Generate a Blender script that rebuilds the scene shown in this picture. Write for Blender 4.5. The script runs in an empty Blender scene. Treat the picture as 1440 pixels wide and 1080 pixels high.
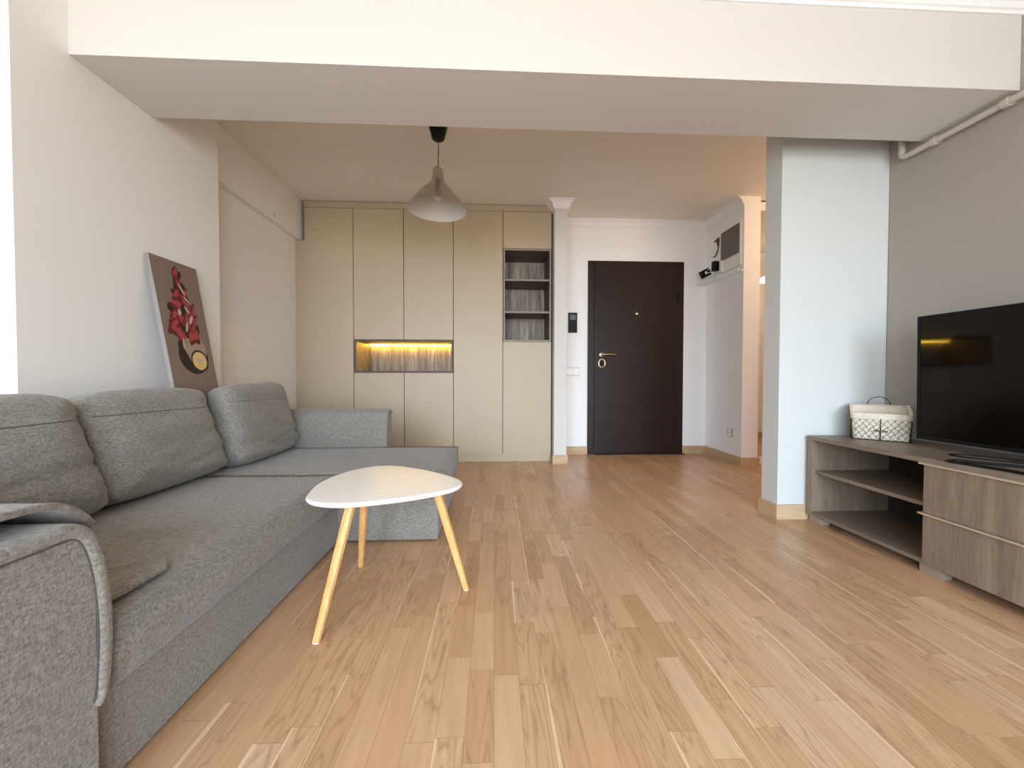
import bpy, bmesh, math, random
from mathutils import Vector, Matrix, noise
random.seed(7)
C = bpy.context.scene.collection
PI = math.pi

# ------------------------------------------------------------------ materials
def srgb(r, g, b):
    f = lambda c: ((c/255)/12.92 if c/255 <= .04045 else ((c/255+.055)/1.055)**2.4)
    return (f(r), f(g), f(b), 1)

class NT:
    def __init__(s, name):
        s.m = bpy.data.materials.new(name); s.m.use_nodes = True
        s.t = s.m.node_tree; s.b = s.t.nodes['Principled BSDF']; s.out = s.t.nodes['Material Output']
    def n(s, typ, **kw):
        nd = s.t.nodes.new(typ)
        for k, v in kw.items():
            if k == 'ins':
                for kk, vv in v.items():
                    if hasattr(vv, 'is_linked') or isinstance(vv, bpy.types.NodeSocket): s.t.links.new(vv, nd.inputs[kk])
                    else: nd.inputs[kk].default_value = vv
            else: setattr(nd, k, v)
        return nd
    def link(s, a, b): s.t.links.new(a, b)
    def math(s, op, a, b=None, c=None):
        nd = s.t.nodes.new('ShaderNodeMath'); nd.operation = op
        for i, v in enumerate((a, b, c)):
            if v is None: continue
            if isinstance(v, bpy.types.NodeSocket): s.t.links.new(v, nd.inputs[i])
            else: nd.inputs[i].default_value = v
        return nd.outputs[0]
    def mix(s, fac, a, b, blend='MIX'):
        nd = s.t.nodes.new('ShaderNodeMix'); nd.data_type = 'RGBA'; nd.blend_type = blend
        for k, v in ((0, fac), (6, a), (7, b)):
            if isinstance(v, bpy.types.NodeSocket): s.t.links.new(v, nd.inputs[k])
            else: nd.inputs[k].default_value = v
        return nd.outputs[2]
    def ramp(s, fac, stops):
        nd = s.t.nodes.new('ShaderNodeValToRGB'); s.link(fac, nd.inputs[0])
        e = nd.color_ramp.elements
        while len(e) > 1: e.remove(e[-1])
        e[0].position = stops[0][0]; e[0].color = stops[0][1]
        for p, c in stops[1:]:
            x = e.new(p); x.color = c
        return nd.outputs[0]
    def coords(s, scale=(1, 1, 1), kind='Object'):
        tc = s.n('ShaderNodeTexCoord'); mp = s.n('ShaderNodeMapping')
        mp.inputs['Scale'].default_value = scale; s.link(tc.outputs[kind], mp.inputs[0]); return mp.outputs[0]
    def bump(s, h, strength, dist=.002):
        nd = s.n('ShaderNodeBump'); nd.inputs['Strength'].default_value = strength; nd.inputs['Distance'].default_value = dist
        s.link(h, nd.inputs['Height']); s.link(nd.outputs[0], s.b.inputs['Normal'])

def plain(name, col, rough=.5, metal=0, spec=.5, emit=None, es=0, coat=0):
    k = NT(name); k.b.inputs['Base Color'].default_value = col; k.b.inputs['Roughness'].default_value = rough
    k.b.inputs['Metallic'].default_value = metal; k.b.inputs['Specular IOR Level'].default_value = spec
    if emit: k.b.inputs['Emission Color'].default_value = emit; k.b.inputs['Emission Strength'].default_value = es
    if coat: k.b.inputs['Coat Weight'].default_value = coat
    nz = k.n('ShaderNodeTexNoise', ins={'Vector': k.coords((40, 40, 40)), 'Scale': 1., 'Detail': 3.})
    r = k.math('MULTIPLY_ADD', nz.outputs[0], .06, rough-.03); k.link(r, k.b.inputs['Roughness'])
    return k.m

def paint(name, col, rough=.75, sp=.25):
    k = NT(name); v = k.coords((1, 1, 1))
    n1 = k.n('ShaderNodeTexNoise', ins={'Vector': v, 'Scale': 1.6, 'Detail': 3.})
    n2 = k.n('ShaderNodeTexNoise', ins={'Vector': v, 'Scale': 90., 'Detail': 4.})
    c2 = tuple(x*.94 for x in col[:3])+(1,)
    k.link(k.mix(k.math('MULTIPLY', n1.outputs[0], .6), col, c2), k.b.inputs['Base Color'])
    k.b.inputs['Roughness'].default_value = rough; k.b.inputs['Specular IOR Level'].default_value = sp
    k.bump(n2.outputs[0], .25, .001); return k.m

def fabric(name, c1, c2, scale=420, bump=.5):
    k = NT(name); v = k.coords((1, 1, 1))
    a = k.n('ShaderNodeTexNoise', ins={'Vector': k.coords((1, 1, .35)), 'Scale': scale, 'Detail': 3., 'Roughness': .7})
    b = k.n('ShaderNodeTexNoise', ins={'Vector': k.coords((.35, .35, 1)), 'Scale': scale*.8, 'Detail': 3., 'Roughness': .7})
    lo = k.n('ShaderNodeTexNoise', ins={'Vector': v, 'Scale': 5., 'Detail': 4.})
    s = k.math('ADD', k.math('MULTIPLY', a.outputs[0], .5), k.math('MULTIPLY', b.outputs[0], .5))
    col = k.ramp(s, [(.38, c1), (.62, c2)])
    col = k.mix(k.math('MULTIPLY', lo.outputs[0], .35), col, tuple(x*.72 for x in c1[:3])+(1,))
    k.link(col, k.b.inputs['Base Color']); k.b.inputs['Roughness'].default_value = .95
    k.b.inputs['Specular IOR Level'].default_value = .15
    k.b.inputs['Sheen Weight'].default_value = .25; k.b.inputs['Sheen Roughness'].default_value = .5
    k.bump(s, bump, .003); return k.m

def wood(name, cols, scale=(1, 1, 1), rough=.5, fine=1.0, spec=.4, contrast=1.0):
    # grain runs along the axis whose scale is small
    k = NT(name); v = k.coords(scale)
    d = k.n('ShaderNodeTexNoise', ins={'Vector': v, 'Scale': 1.2, 'Detail': 5., 'Roughness': .65, 'Distortion': .4})
    g = k.n('ShaderNodeTexNoise', ins={'Vector': v, 'Scale': 9.*fine, 'Detail': 6., 'Roughness': .7})
    s = k.math('ADD', k.math('MULTIPLY', d.outputs[0], .6), k.math('MULTIPLY', g.outputs[0], .4))
    w = .16/contrast
    k.link(k.ramp(s, [(.5-w, cols[0]), (.5, cols[1]), (.5+w, cols[2])]), k.b.inputs['Base Color'])
    k.b.inputs['Roughness'].default_value = rough; k.b.inputs['Specular IOR Level'].default_value = spec
    k.bump(g.outputs[0], .15, .001); return k.m

def parquet(name):
    k = NT(name); tc = k.n('ShaderNodeTexCoord'); sp = k.n('ShaderNodeSeparateXYZ'); k.link(tc.outputs['Object'], sp.inputs[0])
    x, y = sp.outputs[0], sp.outputs[1]; W = .068
    xs = k.math('DIVIDE', x, W); row = k.math('FLOOR', xs); fx = k.math('FRACT', xs)
    r1 = k.n('ShaderNodeTexWhiteNoise', noise_dimensions='1D'); k.link(row, r1.inputs['W'])
    # staves of uneven length: warp y per row
    L = k.math('MULTIPLY_ADD', r1.outputs[0], .16, .34)
    off = k.math('MULTIPLY', r1.outputs[0], 37.)
    yy = k.math('ADD', k.math('DIVIDE', y, L), off)
    wv = k.math('MULTIPLY', k.math('SINE', k.math('MULTIPLY', yy, 2.1)), .28)
    yy = k.math('ADD', yy, wv)
    cell = k.math('FLOOR', yy); fy = k.math('FRACT', yy)
    cv = k.n('ShaderNodeCombineXYZ', ins={0: row, 1: cell, 2: 3.7})
    wn = k.n('ShaderNodeTexWhiteNoise', noise_dimensions='3D'); k.link(cv.outputs[0], wn.inputs[0])
    rnd = wn.outputs[0]
    cv2 = k.n('ShaderNodeCombineXYZ', ins={0: cell, 1: row, 2: 9.1})
    wn2 = k.n('ShaderNodeTexWhiteNoise', noise_dimensions='3D'); k.link(cv2.outputs[0], wn2.inputs[0])
    rnd2 = wn2.outputs[0]
    base = k.ramp(rnd, [(0., srgb(190, 148, 110)), (.2, srgb(201, 160, 122)), (.55, srgb(207, 167, 129)), (.88, srgb(212, 174, 137)), (.95, srgb(215, 178, 142)), (1., srgb(219, 184, 148))])
    zoff = k.math('MULTIPLY', rnd, 60.)
    gv = k.n('ShaderNodeCombineXYZ', ins={0: k.math('MULTIPLY', x, 55.), 1: k.math('MULTIPLY', y, 3.2), 2: zoff})
    g = k.n('ShaderNodeTexNoise', ins={'Vector': gv.outputs[0], 'Scale': 1., 'Detail': 5., 'Roughness': .65, 'Distortion': .5})
    gv2 = k.n('ShaderNodeCombineXYZ', ins={0: k.math('MULTIPLY', x, 14.), 1: k.math('MULTIPLY', y, 1.6), 2: zoff})
    g2 = k.n('ShaderNodeTexNoise', ins={'Vector': gv2.outputs[0], 'Scale': 1., 'Detail': 2., 'Roughness': .5})
    rings = k.math('FRACT', k.math('MULTIPLY', g2.outputs[0], 13.))
    rings = k.math('POWER', k.math('ABSOLUTE', k.math('MULTIPLY_ADD', rings, 2., -1.)), 4.)
    fig = k.math('MULTIPLY', rings, k.math('GREATER_THAN', rnd2, .45))
    dark = k.math('MULTIPLY', k.math('ADD', k.math('MULTIPLY', fig, .42), k.math('MULTIPLY', k.math('POWER', g.outputs[0], 2.2), .85)), .95)
    col = k.mix(dark, base, srgb(138, 102, 72))
    # pale sapwood sliver along one edge of some staves
    wob = k.math('MULTIPLY_ADD', g2.outputs[0], .55, -.20)
    sap = k.math('MULTIPLY', k.math('LESS_THAN', fx, wob), k.math('GREATER_THAN', rnd2, .76))
    col = k.mix(k.math('MULTIPLY', sap, .6), col, srgb(236, 208, 170))
    ex = k.math('MINIMUM', fx, k.math('SUBTRACT', 1., fx)); ey = k.math('MINIMUM', fy, k.math('SUBTRACT', 1., fy))
    line = k.math('MAXIMUM', k.math('LESS_THAN', ex, .012), k.math('LESS_THAN', ey, .0022))
    col = k.mix(k.math('MULTIPLY', line, .38), col, srgb(105, 72, 46))
    k.link(col, k.b.inputs['Base Color'])
    rr = k.math('MULTIPLY_ADD', g.outputs[0], .10, .27); k.link(rr, k.b.inputs['Roughness'])
    k.b.inputs['Specular IOR Level'].default_value = .5
    h = k.math('SUBTRACT', k.math('MULTIPLY', g.outputs[0], .3), line)
    k.bump(h, .10, .0008); return k.m

M = {}
M['wall'] = paint('wall paint', srgb(236, 235, 231))
M['white'] = paint('white paint', srgb(242, 244, 246))
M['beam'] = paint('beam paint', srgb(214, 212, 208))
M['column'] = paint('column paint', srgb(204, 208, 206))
M['ceil'] = paint('ceiling paint', srgb(236, 232, 224))
M['taupe'] = paint('taupe paint', srgb(162, 155, 147))
M['floor'] = parquet('oak parquet')
M['skirting'] = wood('oak skirting', (srgb(176, 148, 114), srgb(190, 163, 130), srgb(203, 178, 146)), (3, 3, 30), .45)
M['cab'] = plain('beige lacquer', srgb(183, 167, 143), .42, spec=.4)
M['cabedge'] = plain('grey cabinet edge', srgb(140, 132, 120), .5)
M['gap'] = plain('dark carcass and painted shade', srgb(60, 50, 38), .7)  # carcass colour, also the painted shade in the pillar gap and tv stand back
M['cabwood'] = wood('striped grey wood', (srgb(92, 80, 70), srgb(140, 126, 113), srgb(186, 172, 158)), (26, 3, 1.2), .5, contrast=1.3)
M['cabdark'] = wood('dark grey wood', (srgb(72, 62, 54), srgb(92, 80, 70), srgb(110, 97, 86)), (3, 26, 1.2), .5)
M['tvwood'] = wood('grey brown oak front', (srgb(106, 92, 78), srgb(128, 112, 96), srgb(148, 132, 115)), (9, 14, 1.1), .5)
M['tvtop'] = wood('grey brown oak top', (srgb(104, 92, 80), srgb(122, 108, 95), srgb(138, 124, 110)), (30, 2, 30), .42)
M['metal'] = plain('satin metal', srgb(200, 196, 190), .3, 1)
M['alu'] = plain('brushed aluminium', srgb(206, 200, 192), .30, 1)
M['aluin'] = plain('lamp inside lacquer', srgb(205, 203, 198), .5, .2)
M['handlealu'] = plain('pale aluminium profile', srgb(214, 198, 176), .35, .5)
M['black'] = plain('black plastic', srgb(12, 12, 12), .5, spec=.25)
M['screen'] = plain('tv screen glass', srgb(6, 5, 5), .05, spec=.4)
M['door'] = wood('dark wenge door', (srgb(29, 16, 11), srgb(34, 19, 14), srgb(40, 23, 17)), (2, 2, 40), .42, spec=.3)
M['doorframe'] = plain('dark door frame', srgb(40, 27, 24), .42, spec=.3)
M['foot'] = plain('taupe plastic foot', srgb(150, 136, 120), .4)
M['brass'] = plain('champagne metal', srgb(214, 190, 150), .25, 1)
M['sofa'] = fabric('grey woven upholstery', srgb(106, 102, 95), srgb(164, 159, 150), 300, .7)
M['seam'] = fabric('dark seam', srgb(76, 71, 64), srgb(98, 92, 84))
M['throw'] = fabric('fleece throw', srgb(104, 96, 88), srgb(158, 149, 138), 160, 1.)
M['tabletop'] = plain('white table lacquer', srgb(240, 238, 233), .3, spec=.35)
M['bamboo'] = wood('golden bamboo', (srgb(196, 138, 78), srgb(216, 162, 100), srgb(230, 184, 124)), (40, 40, 3), .4)
M['plug'] = plain('white plastic', srgb(240, 240, 236), .35)
M['plugline'] = plain('plastic joint line', srgb(190, 188, 182), .5)
M['linen'] = fabric('cream linen', srgb(206, 194, 174), srgb(228, 218, 200), 300, .3)
M['wire'] = plain('dark wire', srgb(58, 50, 44), .5, .6)
M['panelgrey'] = plain('grey meter panel', srgb(104, 98, 94), .5)
M['hole'] = paint('broken plaster', srgb(96, 78, 60))
M['canvas'] = plain('painted canvas ground', srgb(128, 110, 98), .8)
M['canvasedge'] = plain('canvas edge', srgb(140, 134, 132), .8)
M['artred'] = plain('painted red', srgb(164, 60, 62), .8)
M['artdkred'] = plain('painted deep red', srgb(104, 32, 34), .8)
M['artdark'] = plain('painted dark brown', srgb(44, 32, 26), .8)
M['artlight'] = plain('painted beige', srgb(158, 138, 118), .8)
M['artyellow'] = plain('painted yellow', srgb(216, 184, 118), .8)
M['artstem'] = plain('painted pale stroke', srgb(186, 172, 146), .8)
M['led'] = plain('warm led strip', srgb(255, 210, 90), .5, emit=srgb(255, 204, 70), es=27)
M['bulb'] = plain('glowing bulb', srgb(255, 240, 210), .5, emit=srgb(255, 226, 180), es=3)
M['bulboff'] = plain('frosted bulb', srgb(225, 222, 214), .3)
M['pipe'] = paint('painted pipe', srgb(190, 182, 174), .5)
M['marble'] = plain('white threshold', srgb(236, 230, 222), .2)
M['lcd'] = plain('grey lcd', srgb(86, 92, 98), .3)
k = NT('curtain sheer'); M['sheer'] = k.m
k.b.inputs['Base Color'].default_value = srgb(240, 240, 238)

# ------------------------------------------------------------------ mesh helpers
def box(bm, x0, x1, y0, y1, z0, z1):
    v = [bm.verts.new(p) for p in ((x0,y0,z0),(x1,y0,z0),(x1,y1,z0),(x0,y1,z0),(x0,y0,z1),(x1,y0,z1),(x1,y1,z1),(x0,y1,z1))]
    for f in ((3,2,1,0),(4,5,6,7),(0,1,5,4),(1,2,6,5),(2,3,7,6),(3,0,4,7)): bm.faces.new([v[i] for i in f])
def B(*boxes):
    bm = bmesh.new()
    for b in boxes: box(bm, *b)
    return bm
def bev(bm, w, seg=2, sharp=.6):
    es = [e for e in bm.edges if len(e.link_faces) == 2 and e.calc_face_angle(0) > sharp]
    bmesh.ops.bevel(bm, geom=es, offset=w, segments=seg, profile=.5, affect='EDGES'); return bm
def BB(w, *boxes, seg=2): return bev(B(*boxes), w, seg)
def prism(pts, axis, a, b, bm=None):
    """closed polygon pts (2D) extruded along axis from a to b. axis 'X': pts=(y,z); 'Y': (x,z); 'Z': (x,y)"""
    bm = bm or bmesh.new()
    mk = {'X': lambda p, t: (t, p[0], p[1]), 'Y': lambda p, t: (p[0], t, p[1]), 'Z': lambda p, t: (p[0], p[1], t)}[axis]
    A = [bm.verts.new(mk(p, a)) for p in pts]; D = [bm.verts.new(mk(p, b)) for p in pts]
    n = len(pts); bm.faces.new(A[::-1]); bm.faces.new(D)
    for i in range(n): bm.faces.new((A[i], A[(i+1) % n], D[(i+1) % n], D[i]))
    bmesh.ops.recalc_face_normals(bm, faces=bm.faces[:]); return bm
def tube(bm, pts, r, n=10, closed=False, caps=True):
    pts = [Vector(p) for p in pts]; rings = []; m = len(pts); prev = None
    for i, p in enumerate(pts):
        a = pts[i-1] if (i > 0 or closed) else p; b = pts[(i+1) % m] if (i < m-1 or closed) else p
        t = (b-a).normalized()
        if prev is None:
            u = t.orthogonal().normalized()
        else:
            u = (prev - t*prev.dot(t)).normalized()
        prev = u; w = t.cross(u); rr = r[i] if isinstance(r, (list, tuple)) else r
        rings.append([bm.verts.new(p + rr*(math.cos(2*PI*k/n)*u + math.sin(2*PI*k/n)*w)) for k in range(n)])
    for i in range(m if closed else m-1):
        A, D = rings[i], rings[(i+1) % m]
        for k in range(n): bm.faces.new((A[k], A[(k+1) % n], D[(k+1) % n], D[k]))
    if caps and not closed:
        bm.faces.new(rings[0][::-1]); bm.faces.new(rings[-1])
    return bm
def lathe(prof, c=(0, 0, 0), n=48, bm=None, axis='Z'):
    bm = bm or bmesh.new(); rings = []
    def P(r, z, a):
        p = (r*math.cos(a), r*math.sin(a), z)
        if axis == 'Y': p = (p[0], p[2], p[1])
        if axis == 'X': p = (p[2], p[0], p[1])
        return Vector(c)+Vector(p)
    for r, z in prof:
        if r < 1e-6: rings.append([bm.verts.new(P(0, z, 0))])
        else: rings.append([bm.verts.new(P(r, z, 2*PI*k/n)) for k in range(n)])
    for A, D in zip(rings, rings[1:]):
        for k in range(n):
            if len(A) == 1: bm.faces.new((A[0], D[k], D[(k+1) % n]))
            elif len(D) == 1: bm.faces.new((A[k], D[0], A[(k+1) % n]))
            else: bm.faces.new((A[k], D[k], D[(k+1) % n], A[(k+1) % n]))
    bmesh.ops.recalc_face_normals(bm, faces=bm.faces[:]); return bm
def catmull(pts, seg=8, closed=False):
    out = []; n = len(pts); V = [Vector(p) for p in pts]
    for i in range(n if closed else n-1):
        g = lambda j: V[j % n] if closed else V[max(0, min(n-1, j))]
        a, b, c, d = g(i-1), g(i), g(i+1), g(i+2)
        for s in range(seg):
            t = s/seg
            out.append(.5*((2*b)+(c-a)*t+(2*a-5*b+4*c-d)*t*t+(3*b-a-3*c+d)*t**3))
    if not closed: out.append(V[-1])
    return out

def obj(name, bm, mats, parent=None, smooth=False, world=True, angle=None):
    me = bpy.data.meshes.new(name); 
    if parent is not None and world:
        bmesh.ops.translate(bm, verts=bm.verts[:], vec=-wloc(parent))
    bm.to_mesh(me); bm.free()
    for m in (mats if isinstance(mats, (list, tuple)) else [mats]): me.materials.append(m)
    if smooth:
        for p in me.polygons: p.use_smooth = True
        if angle: me.set_sharp_from_angle(angle=angle)
    o = bpy.data.objects.new(name, me); C.objects.link(o)
    if parent is not None: o.parent = parent
    return o
def wloc(o):
    v = Vector((0, 0, 0))
    while o is not None: v = v + o.location; o = o.parent
    return v
def tag(o, label, cat, group=None):
    o['label'] = label; o['category'] = cat
    if group: o['group'] = group
    return o
def thing(name, label, cat, loc, rotz=0, group=None):
    o = bpy.data.objects.new(name, None); C.objects.link(o); o.empty_display_size = .1
    o.location = loc; o.rotation_euler = (0, 0, rotz); return tag(o, label, cat, group)
def struct(name, bm, m, **kw):
    o = obj(name, bm, m, **kw); o['kind'] = 'structure'; return o

# ------------------------------------------------------------------ shell
CE = 2.475                       # ceiling height
XL, XR = -1.657, 2.293           # side walls
YS, YB = 1.417, -2.5            # left wall step, window wall
YA = 4.31                        # back of the alcove
XA = -1.87                       # alcove left wall
YD = 4.05                        # entrance door wall
XH = 2.278                       # hall right wall
struct('floor', B((-2.9, 5.0, YB-.1, 6.2, -.1, 0)), M['floor'])
struct('ceiling', B((-2.9, 5.0, YB-.1, 6.2, CE, CE+.1)), M['ceil'])
# left wall block whose near end is a bright face turned to the windows
struct('wall_left', B((-2.45, XL, YS, 2.415, 0, CE)), M['wall'])
struct('wall_left_near', B((-2.55, -2.45, YB, YS+.1, 0, CE)), M['white'])
struct('wall_left_alcove', B((-2.2, XA, 2.415, YA+.1, 0, CE)), M['wall'])
struct('wall_right', B((XR, XR+.12, YB, 2.15, 0, CE)), M['taupe'])
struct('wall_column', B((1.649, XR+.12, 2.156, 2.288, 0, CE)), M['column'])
struct('wall_back', B((XA-.1, .565, YA, YA+.1, 0, CE)), M['wall'])
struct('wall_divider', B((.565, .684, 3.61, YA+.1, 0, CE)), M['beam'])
struct('wall_entrance', B((.684, .989, YD, YD+.15, 0, CE), (2.023, XH, YD, YD+.15, 0, CE), (.989, 2.023, YD, YD+.15, 2.05, CE)), M['white'])
struct('wall_hall', B((XH, 2.433, 3.436, YD+.15, 0, CE)), M['white'])
struct('wall_corridor_front', B((3.5, 4.9, 3.436, 3.56, 0, CE)), M['white'])
struct('wall_corridor_near', B((XR+.12, 4.9, 2.2, 2.298, 0, CE)), M['white'])
struct('wall_corridor_end', B((4.9, 5.0, 2.2, 6.1, 0, CE)), M['wall'])
struct('wall_far_room', B((2.3, 4.9, 5.05, 5.15, 0, CE)), M['wall'])
struct('wall_far_room_left', B((2.3, 2.433, YD+.15, 5.05, 0, CE)), M['wall'])
struct('trim_1', B((2.433, 3.5, 3.52, 3.56, 2.385, CE-.012)), M['wall'])                 # lintel over the passage
struct('trim_2', B((2.433, 3.5, 3.52, 3.56, CE-.012, CE)), M['artdark'])
# dropped beam across the room and the shallow bulkhead in the alcove
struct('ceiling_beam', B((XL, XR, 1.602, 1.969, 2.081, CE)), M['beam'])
struct('ceiling_bulkhead', B((XA, -1.812, 2.415, YA, 2.112, CE)), M['wall'])

def cornice(name, pts, m=M['white'], inner=1):
    """moulding swept along a plan polyline; profile sticks out to the left of travel"""
    prof = [(0, 0), (.0, -.075), (.008, -.075), (.010, -.062), (.018, -.058), (.022, -.035), (.040, -.020), (.044, -.010), (.060, -.008), (.062, 0)]
    sweep(name, pts, prof, CE, m)
def sweep(name, pts, prof, z, m):
    bm = bmesh.new(); P = [Vector(p) for p in pts]; rings = []
    for i, p in enumerate(P):
        d1 = (P[i]-P[i-1]).normalized() if i > 0 else (P[1]-P[0]).normalized()
        d2 = (P[i+1]-P[i]).normalized() if i < len(P)-1 else d1
        n1 = Vector((-d1.y, d1.x)); n2 = Vector((-d2.y, d2.x)); n = (n1+n2); n = n/(n.dot(n1)) if n.length > 1e-6 else n1
        rings.append([bm.verts.new((p.x+n.x*a, p.y+n.y*a, z+b)) for a, b in prof])
    for A, D in zip(rings, rings[1:]):
        for k in range(len(prof)-1): bm.faces.new((A[k], A[k+1], D[k+1], D[k]))
    bm.faces.new(rings[0]); bm.faces.new(rings[-1][::-1])
    bmesh.ops.recalc_face_normals(bm, faces=bm.faces[:])
    return struct(name, bm, m)
cornice('trim_3', [(XR, 1.602), (XL, 1.602)][::-1] if 0 else [(XR, 1.602), (XL, 1.602)])
cornice('trim_4', [(XH, 3.436), (XH, YD), (.684, YD), (.684, 3.61), (.565, 3.61), (.565, 3.735)])
cornice('trim_5', [(4.9, 5.05), (2.433, 5.05)])
skp = [(0, 0), (.013, 0), (.013, .078), (.009, .084), (0, .084)]
def skirt(name, pts): sweep(name, pts, skp, 0, M['skirting'])
skirt('baseboard_column', [(2.29, 2.156), (1.649, 2.156), (1.649, 2.298), (3.5, 2.298)][::-1] if 0 else [(1.649, 2.298), (1.649, 2.156), (2.27, 2.156)][::-1])
skirt('baseboard_hall', [(2.433, 3.6), (2.433, 3.436), (XH, 3.436), (XH, YD), (2.024, YD)])
skirt('baseboard_entrance', [(.988, YD), (.684, YD), (.684, 3.61), (.565, 3.61), (.565, 3.67)])
skirt('baseboard_far', [(4.9, 5.05), (2.433, 5.05)])
skirt('baseboard_right', [(XR, -1.6), (XR, 2.14)])
struct('floor_threshold', B((2.45, 3.5, 3.5, 3.80, 0, .012)), M['marble'])

# window wall behind the camera: two wide windows
struct('wall_window', B((-2.55, -2.2, YB-.12, YB, 0, CE), (2.1, XR+.12, YB-.12, YB, 0, CE), (-2.2, 2.1, YB-.12, YB, 2.3, CE), (-2.2, 2.1, YB-.12, YB, 0, .08), (-.12, .12, YB-.12, YB, .08, 2.3)), M['white'])
wk = NT('window glass'); gl = wk.n('ShaderNodeBsdfGlossy', ins={'Roughness': .02}); tr = wk.n('ShaderNodeBsdfTransparent')
fr = wk.n('ShaderNodeFresnel', ins={'IOR': 1.3}); mx = wk.n('ShaderNodeMixShader'); wk.link(fr.outputs[0], mx.inputs[0]); wk.link(tr.outputs[0], mx.inputs[1]); wk.link(gl.outputs[0], mx.inputs[2]); wk.link(mx.outputs[0], wk.out.inputs[0])
for i, (a, b) in enumerate(((-2.2, -.12), (.12, 2.1))):
    mid = (a+b)/2; f = .06; y0, y1 = YB-.09, YB-.03
    w = struct('window_%d' % (i+1), B((a, a+f, y0, y1, .08, 2.3), (b-f, b, y0, y1, .08, 2.3), (mid-f/2, mid+f/2, y0, y1, .08, 2.3), (a, b, y0, y1, .08, .08+f), (a, b, y0, y1, 2.3-f, 2.3)), M['plug'])
    g = obj('pane', B((a+f, b-f, YB-.064, YB-.058, .14, 2.24)), wk.m, w)

# ------------------------------------------------------------------ entrance door
D = struct('door_1', B((.989, 2.023, YD-.012, YD+.06, 0, 2.05)), M['doorframe'])
dl = obj('door_leaf', BB(.004, (1.056, 1.95, YD-.03, YD+.0, .012, 2.03)), M['door'], D)
bm = bmesh.new(); lathe([(0, 0), (.024, 0), (.026, -.006), (.022, -.010), (.012, -.012), (0, -.012)], (1.128, YD-.030, 1.058), 24, bm, 'Y')
tube(bm, catmull([(1.128, YD-.036, 1.058), (1.128, YD-.075, 1.058), (1.142, YD-.088, 1.058), (1.19, YD-.09, 1.060), (1.268, YD-.088, 1.058)], 5), .0085, 10)
obj('door_handle', bm, M['brass'], D, smooth=True)
bm = bmesh.new(); ov = [(1.134+.034*math.cos(t), YD-.036, .968+.043*math.sin(t)) for t in [2*PI*i/32 for i in range(32)]]
tube(bm, ov, .0085, 8, closed=True); o = obj('lock_rosette', bm, M['brass'], D, smooth=True)
obj('keyhole_plate', lathe([(0, -.0075), (.026, -.0075), (.028, 0)], (1.134, YD-.0305, .968), 24, axis='Y'), M['black'], D)
obj('peephole', lathe([(0, -.012), (.012, -.010), (.018, -.004), (.019, 0)], (1.507, YD-.0305, 1.492), 24, axis='Y'), M['brass'], D, smooth=True)
for z in (1.66, .39):
    bm = bmesh.new(); tube(bm, [(1.958, YD-.036, z-.055), (1.958, YD-.036, z+.055)], .009, 10); tube(bm, [(1.958, YD-.036, z-.012), (1.958, YD-.036, z+.012)], .0115, 10)
    obj('hinge', bm, M['black'], D, smooth=True, angle=.6)
obj('door_sill', BB(.003, (1.06, 2.02, YD-.075, YD-.013, 0, .008)), M['gap'], D)

# ------------------------------------------------------------------ built-in cabinets
YF = 3.74; G = .003
def front(parent, name, x0, x1, z0, z1):
    return obj(name, BB(.0025, (x0+G, x1-G, YF-.02, YF-.001, z0+G, z1-G)), M['cab'], parent)
ZT, ZK = 2.412, .076
GRP = None
def cab(x0, x1, label, name='built_in_cabinet'):
    return thing(name, label, 'cabinet', ((x0+x1)/2, YF, 0))
X = [-1.782, -1.331, -.860, -.391, .083, .555]
def kick(p, x0, x1): obj('toe_kick', B((x0, x1, YF-.004, YF+.012, 0, ZK)), M['cab'], p)
c1 = cab(X[0], X[1], 'tall beige cabinet with one full-height door, leftmost of the row')
obj('carcass', B((X[0], X[1], YF, YA-.01, ZK, ZT)), M['gap'], c1); front(c1, 'door', X[0], X[1], ZK, ZT); kick(c1, X[0], X[1])
c2 = cab(X[1], X[3], 'beige double-door cabinet with a yellow-lit open niche in its middle')
z0, z1 = .863, 1.176; YN = 4.12
obj('carcass', B((X[1], X[3], YF, YA-.01, ZK, z0), (X[1], X[3], YF, YA-.01, z1, ZT), (X[1], X[3], YN+.012, YA-.01, z0, z1)), M['gap'], c2)
front(c2, 'upper_door', X[1], X[2], z1, ZT); front(c2, 'upper_door', X[2], X[3], z1, ZT)
front(c2, 'lower_door', X[1], X[2], ZK, z0); front(c2, 'lower_door', X[2], X[3], ZK, z0); kick(c2, X[1], X[3])
t = .016
fr_ = obj('niche_frame', B((X[1]+.004, X[1]+t+.004, YF-.019, YN, z0, z1), (X[3]-t-.004, X[3]-.004, YF-.019, YN, z0, z1), (X[1]+t+.004, X[3]-t-.004, YF-.019, YN, z0, z0+t), (X[1]+t+.004, X[3]-t-.004, YF-.019, YN, z1-t, z1)), M['cabdark'], c2)
for q in (X[1]+t+.004, X[3]-t-.006): obj('niche_lining', B((q, q+.002, YF-.01, YN, z0+t, z1-t)), M['cabwood'], c2)
obj('niche_back', B((X[1]+.004, X[3]-.004, YN, YN+.01, z0, z1)), M['cabwood'], c2)
bm = bmesh.new(); box(bm, X[1]+.03, X[3]-.03, YN-.040, YN-.028, z1-t-.014, z1-t-.004)
obj('led_strip', bm, M['led'], c2)
c3 = cab(X[3], X[4], 'tall beige cabinet with one full-height door, right of the lit niche')
obj('carcass', B((X[3], X[4], YF, YA-.01, ZK, ZT)), M['gap'], c3); front(c3, 'door', X[3], X[4], ZK, ZT); kick(c3, X[3], X[4])
c4 = cab(X[4], X[5], 'beige cabinet with three open dark shelves, rightmost of the row beside the white pillar')
z0, z1 = 1.165, 2.058
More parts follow.
